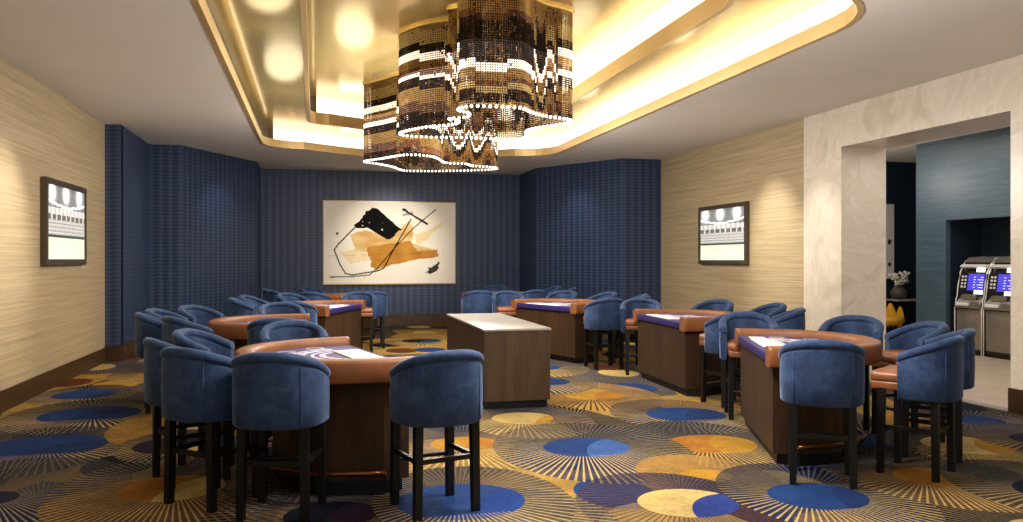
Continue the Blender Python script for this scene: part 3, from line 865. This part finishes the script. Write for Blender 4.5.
for key, (mid, e, side) in TABLES.items():
    E = Vector(e).normalized(); O = Vector((-E.y, E.x)) if side == 'L' else Vector((E.y, -E.x))
    t = table0 if ft else copy_tree(table0); ft = False
    lx = E if side == 'L' else -E
    t.location = (*mid, 0); t.rotation_euler[2] = math.atan2(lx.y, lx.x)
    t['label'] = TLAB[key]
    for i, (x, y, yaw) in enumerate(SEATS[key]):
        st = stool0 if fs else copy_tree(stool0); fs = False
        st.location = (x, y, 0); st.rotation_euler[2] = math.radians(yaw)
        st['label'] = 'blue velvet stool '+SEATN[len(SEATS[key])][i]+' the '+TNAME[key].replace('card table', 'table')

# ------------------------------------------------------------------ podium
root = empty('podium', (2.18, 10.05, 0)); tag(root, 'low walnut podium with a pale stone top standing in the aisle between the tables', 'podium')
m = MB(); m.box(-.375, .375, -1.3, 1.3, .085, .86); m.build('cabinet', MAT['podium_wood'], root)
m = MB(); m.box(-.385, .385, -1.31, 1.31, .86, .885, bevel=.003); m.build('top', MAT['podium_top'], root)
m = MB(); m.box(-.345, .345, -1.27, 1.27, 0, .085); m.build('plinth', MAT['black'], root)

# ------------------------------------------------------------------ wall art
def paint_grid(name, w, h, nx, ny, fn, mat, parent, loc, rot):
    """a flat picture: a fine grid whose faces carry the paint"""
    me = bpy.data.meshes.new(name)
    xs = np.linspace(-w/2, w/2, nx+1); zs = np.linspace(0, h, ny+1)
    V = [(x, 0, z) for z in zs for x in xs]
    Fc = [(j*(nx+1)+i, j*(nx+1)+i+1, (j+1)*(nx+1)+i+1, (j+1)*(nx+1)+i) for j in range(ny) for i in range(nx)]
    me.from_pydata(V, [], Fc)
    ca = me.color_attributes.new('paint', 'FLOAT_COLOR', 'CORNER')
    buf = np.zeros((len(Fc)*4, 4), dtype=np.float32)
    k = 0
    for j in range(ny):
        for i in range(nx):
            buf[k:k+4] = fn((i+.5)/nx, (j+.5)/ny); k += 4
    ca.data.foreach_set('color', buf.ravel()); me.materials.append(mat); me.update()
    o = bpy.data.objects.new(name, me); COL.objects.link(o); o.parent = parent; o.location = loc; o.rotation_euler = rot
    return o
from mathutils import noise as mn
CREAM, BLACKP, OCH, OCH2, PALE = srgb('#f3ead9'), srgb('#080706'), srgb('#c48a3a'), srgb('#a9702c'), srgb('#e6cd93')
def lerp(a, b, t): return tuple(x+(y-x)*t for x, y in zip(a, b))
def segd(px, py, ax, ay, bx, by):
    t = max(0, min(1, ((px-ax)*(bx-ax)+(py-ay)*(by-ay))/((bx-ax)**2+(by-ay)**2+1e-9)))
    return math.hypot(px-ax-t*(bx-ax), py-ay-t*(by-ay))
def inpoly(px, py, P):
    c = False; n = len(P)
    for i in range(n):
        (x1, y1), (x2, y2) = P[i], P[(i+1) % n]
        if (y1 > py) != (y2 > py) and px < (x2-x1)*(py-y1)/(y2-y1)+x1: c = not c
    return c
# picture coordinates: x 0..1 left to right, y 0..1 top to bottom
BLK = [(.36, .065), (.40, .08), (.58, .33), (.535, .41), (.47, .455), (.40, .39), (.33, .32), (.245, .325), (.23, .30), (.275, .19)]
GLD = [(.19, .40), (.30, .34), (.50, .44), (.63, .22), (.68, .32), (.66, .50), (.86, .59), (.86, .66), (.70, .70), (.40, .83), (.35, .78), (.33, .62), (.24, .60)]
GLD2 = [(.32, .55), (.66, .48), (.70, .6), (.86, .58), (.87, .67), (.62, .73), (.39, .83), (.35, .79)]
PAL = [(.12, .62), (.3, .55), (.34, .7), (.2, .76)]
PAL2 = [(.68, .40), (.78, .35), (.90, .22), (.88, .30), (.80, .44), (.70, .52)]
LINE = [(.24, .30), (.11, .51), (.076, .59), (.12, .77), (.16, .875), (.21, .895), (.40, .845), (.45, .81), (.51, .62), (.655, .21)]
LINE2 = [(.045, .918), (.20, .915), (.34, .895), (.40, .81), (.56, .51), (.68, .31), (.85, .08)]
WEDGE = [(.885, .73), (.87, .78), (.805, .885), (.755, .865), (.80, .775)]
def art(u, v):
    y = 1-v; x = u
    wob = mn.noise(Vector((x*9, y*9, 0)))*.018+mn.noise(Vector((x*30, y*30, 3)))*.008
    c = lerp(CREAM, PALE, max(0, mn.noise(Vector((x*3, y*3, 1)))*.12))
    xx, yy = x+wob, y+wob
    if inpoly(xx, yy, PAL) or inpoly(xx, yy, PAL2): c = lerp(c, PALE, .75+.25*mn.noise(Vector((x*20, y*8, 2))))
    if inpoly(xx, yy, GLD): c = lerp(PALE, OCH, .45+.5*mn.noise(Vector((x*7, y*14, 5))))
    if inpoly(xx, yy, GLD2): c = lerp(OCH, OCH2, .35+.7*mn.noise(Vector((x*12, y*12, 7))))
    X, Y = x*1.58, y
    for L, w in ((LINE, .0085), (LINE2, .0065)):
        for (a, b), (e, f) in zip(L, L[1:]):
            if segd(X, Y, a*1.58, b, e*1.58, f) < w: c = lerp(c, BLACKP, .9)
    if segd(X, Y, .0, .665, 1.45, .62) < .002: c = lerp(c, BLACKP, .35)
    if inpoly(xx, yy, BLK) and mn.noise(Vector((x*40, y*40, 9))) > -.62: c = BLACKP
    if segd(X, Y, .60*1.58, .09, .78*1.58, .26) < .014+wob*.6: c = lerp(c, BLACKP, .95)
    if segd(X, Y, .60*1.58, .16, .66*1.58, .13) < .022+wob: c = lerp(c, BLACKP, .6)
    if math.hypot(X-.155, Y-.39) < .018: c = lerp(c, BLACKP, .85)
    if inpoly(x+wob*1.5, y+wob*1.5, WEDGE): c = lerp(c, srgb('#141811'), .95 if x > .79 else .6)
    return c
root = empty('framed_painting', (1.82, YB-.03, 1.03)); tag(root, 'large abstract painting in black and ochre on cream, hung on the navy back wall', 'painting')
AW, AH = 3.27, 2.06
paint_grid('canvas', AW-.05, AH-.05, 260, 164, art, vcol('painted_canvas', 0, .7), root, (0, -.045, .025), (0, 0, 0))
m = MB()
for a in ((-AW/2, AW/2, -.055, .03, 0, .022), (-AW/2, AW/2, -.055, .03, AH-.022, AH), (-AW/2, -AW/2+.022, -.055, .03, .022, AH-.022), (AW/2-.022, AW/2, -.055, .03, .022, AH-.022)): m.box(*a)
m.build('frame', plain('gilt_edge_frame', '#b59a6d', .4, .3), root)
m = MB(); m.box(-AW/2+.02, AW/2-.02, -.03, .03, .02, AH-.02); m.build('backing', MAT['frame_black'], root)

# ------------------------------------------------------------------ wall screens showing a stadium
def stadium(u, v):
    y = 1-v; x = u
    n = mn.noise(Vector((x*40, y*60, 1)))*.08
    if y < .30:
        g = .16+.5*max(0, .3-y)*y*4+n*.6
        for lx in (.12, .47, .84):
            d = math.hypot((x-lx)*1.78, (y-.09)*1.1); g += 1.6*math.exp(-(d/.12)**2)
        arc = abs(y-(.205+.07*math.sin(PI*x)))
        if arc < .02: g += .55
        return (g*.95, g*.97, g, 1)
    if y < .38: g = .55+n+.1*math.sin(x*60); return (g, g, g, 1)
    if y < .47:
        g = .12+n if (x*8.2) % 1 < .72 else .55
        return (g, g*.97, g*.95, 1)
    if y < .67: g = .42+n*2+.12*math.sin(y*120); return (g*1.0, g*.98, g*.96, 1)
    if y < .70: return (.06, .06, .06, 1)
    g = .62+n+.3*(y-.7)
    gr = .35*max(0, math.sin((x*2.2+y*5)))
    return (g*(.93-gr*.6), g*1.04, g*(.86-gr*.6), 1)
scr = vcol('stadium_screen', .68, .3)
def tv(label, loc, rot):
    root = empty('wall_screen', loc, rot); tag(root, label, 'television', 'wall screens')
    w, h = 1.82, 1.10
    m = MB(); b = .078
    for a in ((-w/2, w/2, -.065, .0, 0, b), (-w/2, w/2, -.065, .0, h-b, h), (-w/2, -w/2+b, -.065, .0, b, h-b), (w/2-b, w/2, -.065, .0, b, h-b)): m.box(*a)
    m.build('frame', MAT['frame'], root)
    m = MB(); m.box(-w/2+.04, w/2-.04, -.05, .0, .04, h-.04); m.build('housing', MAT['frame_black'], root)
    paint_grid('screen', w-2*b, h-2*b, 96, 54, stadium, scr, root, (0, -.053, b), (0, 0, 0))
tv('framed wall screen with a stadium picture on the left wood wall', (XL+.005, 12.03, 1.575), PI/2)
tv('framed wall screen with a stadium picture on the right wood wall', (XR-.005, 13.70, 1.56), -PI/2)

# ------------------------------------------------------------------ cash machines in the alcove
SCRN = emit('blue_display', '#3d38b4', .95); SCRL = emit('display_text', '#cfd2ff', 1.6); LITW = emit('lit_header', '#fff6ea', 1.8)
def cash_machine(label, y0):
    """front faces -X at the alcove mouth; local +x runs into the alcove, local y across"""
    root = empty('cash_machine', (XW-.02, y0, 0)); tag(root, label, 'cash machine', 'cash machines in the alcove')
    W = .62
    # side profile (x depth, z): upright lower door, shelf, leaning curved head
    prof = [(0, .06), (0, .80), (.03, .86), (.02, .94), (.05, 1.0), (.06, 1.12), (.08, 1.26), (.12, 1.42), (.19, 1.56), (.30, 1.66), (.66, 1.69), (.66, .06)]
    m = MB(); m.loft([[(x, s*(W/2-.03), z) for x, z in prof] for s in (-1, 1)], smooth=False); m.build('body', MAT['steel_dark'], root)
    for s in (-1, 1):
        m = MB(); q = [(x-.025 if i < 11 else x, z+(.012 if 8 < i < 11 else 0)) for i, (x, z) in enumerate(prof)]
        q[0] = (-.025, .0); q[-1] = (.68, .0)
        m.loft([[(x, s*(W/2-.03), z) for x, z in q], [(x, s*W/2, z) for x, z in q]], smooth=False)
        sp = m.build('side_panel', MAT['black'], root)
        m = MB(); m.tube([(x-.006, s*(W/2-.012), z) for x, z in q[:11]], .011, 8); m.build('edge_trim', MAT['chrome'], sp)
    iw = W/2-.035
    m = MB(); m.box(-.016, .0, -iw, iw, .1, .78, bevel=.006); d = m.build('door', MAT['steel'], root)
    m = MB(); m.box(-.022, -.014, -iw+.05, iw-.05, .2, .68, bevel=.004); m.build('door_panel', MAT['steel'], d)
    m = MB(); m.box(-.02, .1, -iw, iw, 0, .06); m.build('kick_plate', MAT['black'], root)
    m = MB(); m.loft([[(-.055, s*iw, .80), (-.06, s*iw, .86), (.02, s*iw, .95), (.05, s*iw, .95), (.05, s*iw, .80)] for s in (-1, 1)], smooth=False)
    sh = m.build('dispenser_shelf', MAT['steel'], root)
    m = MB(); m.box(-.075, -.05, -.04, .24, .84, .895, bevel=.006); m.build('cash_slot', MAT['white'], sh)
    m = MB(); m.box(-.065, -.04, -.25, -.08, .865, .93, bevel=.006); m.build('card_reader', MAT['steel'], sh)
    m = MB()
    m.loft([[(.0, y, .95), (-.03, y*.8, 1.03), (.06, y*.8, 1.05)] for y in (-.14, .18)], smooth=False); m.build('receipt_hood', MAT['steel'], root)
    # leaning face with the display and the keys
    ax, az, bx, bz = .056, 1.06, .115, 1.45
    ang = math.atan2(bx-ax, bz-az)
    F = Matrix.Translation((ax-.022, 0, az)) @ Matrix.Rotation(ang, 4, 'Y')
    H = math.hypot(bx-ax, bz-az)
    m = MB(); m.box(-.008, .02, -iw, iw, 0, H, M=F); fp = m.build('face_plate', MAT['black'], root)
    m = MB(); m.box(-.012, -.004, -iw+.01, .09, .05, H-.05, M=F); dp = m.build('display', SCRN, root)
    for r in range(5):
        w = (.10, .13, .08, .12, .06)[r]
        for y0, y1 in ((-iw+.03, -iw+.03+w), (-iw+.20, -iw+.24)):
            m = MB(); m.box(-.014, -.010, y0, y1, .1+r*.045, .108+r*.045, M=F); m.build('text_line', SCRL, dp)
    for r in range(4):
        for c in range(2):
            m = MB(); m.box(-.02, -.006, .125+c*.07, .165+c*.07, .09+r*.06, .125+r*.06, M=F, bevel=.004); m.build('key', MAT['white'], fp)
    m = MB(); m.box(-.016, -.006, -iw+.02, -iw+.2, H-.02, H+.055, M=F); m.build('lit_sticker', LITW, fp)
    m = MB(); m.box(-.016, -.006, -iw+.02, -iw+.2, -.01, .055, M=F); m.build('lit_sticker', LITW, fp)
    # two lamp-lit steel visors at the head
    m = MB(); m.loft([[(.10, s*iw, 1.49), (.05, s*iw, 1.52), (.10, s*iw, 1.565), (.2, s*iw, 1.56)] for s in (-1, 1)], smooth=False); m.build('visor', MAT['chrome'], root)
    m = MB(); m.loft([[(.19, s*iw, 1.59), (.14, s*iw, 1.62), (.27, s*iw, 1.69), (.62, s*iw, 1.70), (.6, s*iw, 1.63)] for s in (-1, 1)], smooth=False); m.build('top_cap', MAT['steel'], root)
    return root
cash_machine('steel cash machine with blue display, left of the pair in the dark alcove', 11.93)
cash_machine('steel cash machine with blue display, right of the pair, beside the marble jamb', 11.29)

# ------------------------------------------------------------------ lobby furnishings seen past the marble pier
root = empty('console_table', (14.6-1.8, 15.45, 0))
root.location = (13.0, 15.38, 0); tag(root, 'thin dark console table against the midnight blue lobby wall', 'table')
m = MB(); m.box(-.75, .42, -.22, .22, .74, .78, bevel=.004); m.build('top', plain('grey_console_top', '#a59c90', .35), root)
for x in (-.66, .34):
    m = MB(); m.box(x-.03, x+.03, -.18, .18, 0, .74); m.build('leg', MAT['black'], root)
tag((lambda o: o)(empty('flower_vase', (12.42, 15.36, .78))), 'squat grey vase of white blossom on the console table', 'vase')
vr = bpy.data.objects['flower_vase']
m = MB(); m.lathe([(.06, 0), (.14, .03), (.18, .11), (.17, .19), (.10, .26), (.075, .30), (.085, .32)], 20); m.build('vase', MAT['vase'], vr)
m = MB(); rr = random.Random(5); tips = []
for i in range(14):
    a = rr.random()*2*PI; q = rr.uniform(.04, .2); h = rr.uniform(.36, .56)
    tips.append((q*math.cos(a), q*math.sin(a), h)); m.tube([(0, 0, .28), (q*.4*math.cos(a), q*.4*math.sin(a), h*.7), tips[-1]], .005, 5)
m.build('stem', MAT['leaf'], vr)
m = MB()
for x, y, z in tips:
    for j in range(6): m.sphere((x+rr.uniform(-.05, .05), y+rr.uniform(-.05, .05), z+rr.uniform(-.06, .05)), .032, 6)
m.build('blossom', MAT['petal'], vr)
root = empty('canvas_print', (12.12, 15.69, 1.22)); tag(root, 'tall white canvas with a few dark marks on the midnight blue lobby wall', 'painting')
m = MB(); m.box(-.42, .42, -.04, 0, 0, 1.66); m.build('canvas', MAT['white'], root)
m = MB()
for x, z, r in ((.3, .32, .05), (.3, .82, .06), (-.1, .5, .12), (-.2, 1.1, .1)):
    m.prism([(x+r*math.cos(k*2*PI/14)*(.7+.3*math.sin(3*k)), -z+r*math.sin(k*2*PI/14)) for k in range(14)], .04, .043, M=Matrix.Rotation(PI/2, 4, 'X') @ Matrix.Diagonal((1, -1, 1, 1)))
m.build('mark', MAT['frame_black'], root)
# accent chair whose back is made of upright petals
root = empty('accent_chair', (11.62, 14.75, 0), PI*.9); tag(root, 'yellow accent chair with a petal-shaped back in the lobby beyond the marble pier', 'chair')
m = MB(); m.lathe([(.02, .30), (.30, .30), (.36, .36), (.36, .42), (.30, .46), (.02, .47)], 28); m.build('seat', MAT['yellow'], root)
for k in range(5):
    a = math.radians(-90+(k-2)*34); cx, cy = .31*math.cos(a), .31*math.sin(a)
    m = MB(); rings = []
    dv = Vector((math.cos(a), math.sin(a), 0)); tv_ = Vector((-math.sin(a), math.cos(a), 0))
    for j in range(9):
        t = j/8; z = .22+(.43+.07*(2-abs(k-2)))*t; w = .12*math.sin(PI*min(1, .18+t*.80))**.8+.004; out = .06*t*t+.03*math.sin(PI*t)
        c = Vector((cx, cy, z))+dv*out
        rings.append([c+tv_*w*math.cos(u*2*PI/10)+dv*.03*math.sin(u*2*PI/10) for u in range(10)])
    m.loft(rings); m.build('petal', MAT['yellow'], root)
for k in range(4):
    a = PI/4+k*PI/2; m = MB(); m.tube([(.2*math.cos(a), .2*math.sin(a), .32), (.27*math.cos(a), .27*math.sin(a), 0)], [.018, .012], 8); m.build('leg', MAT['black'], root)
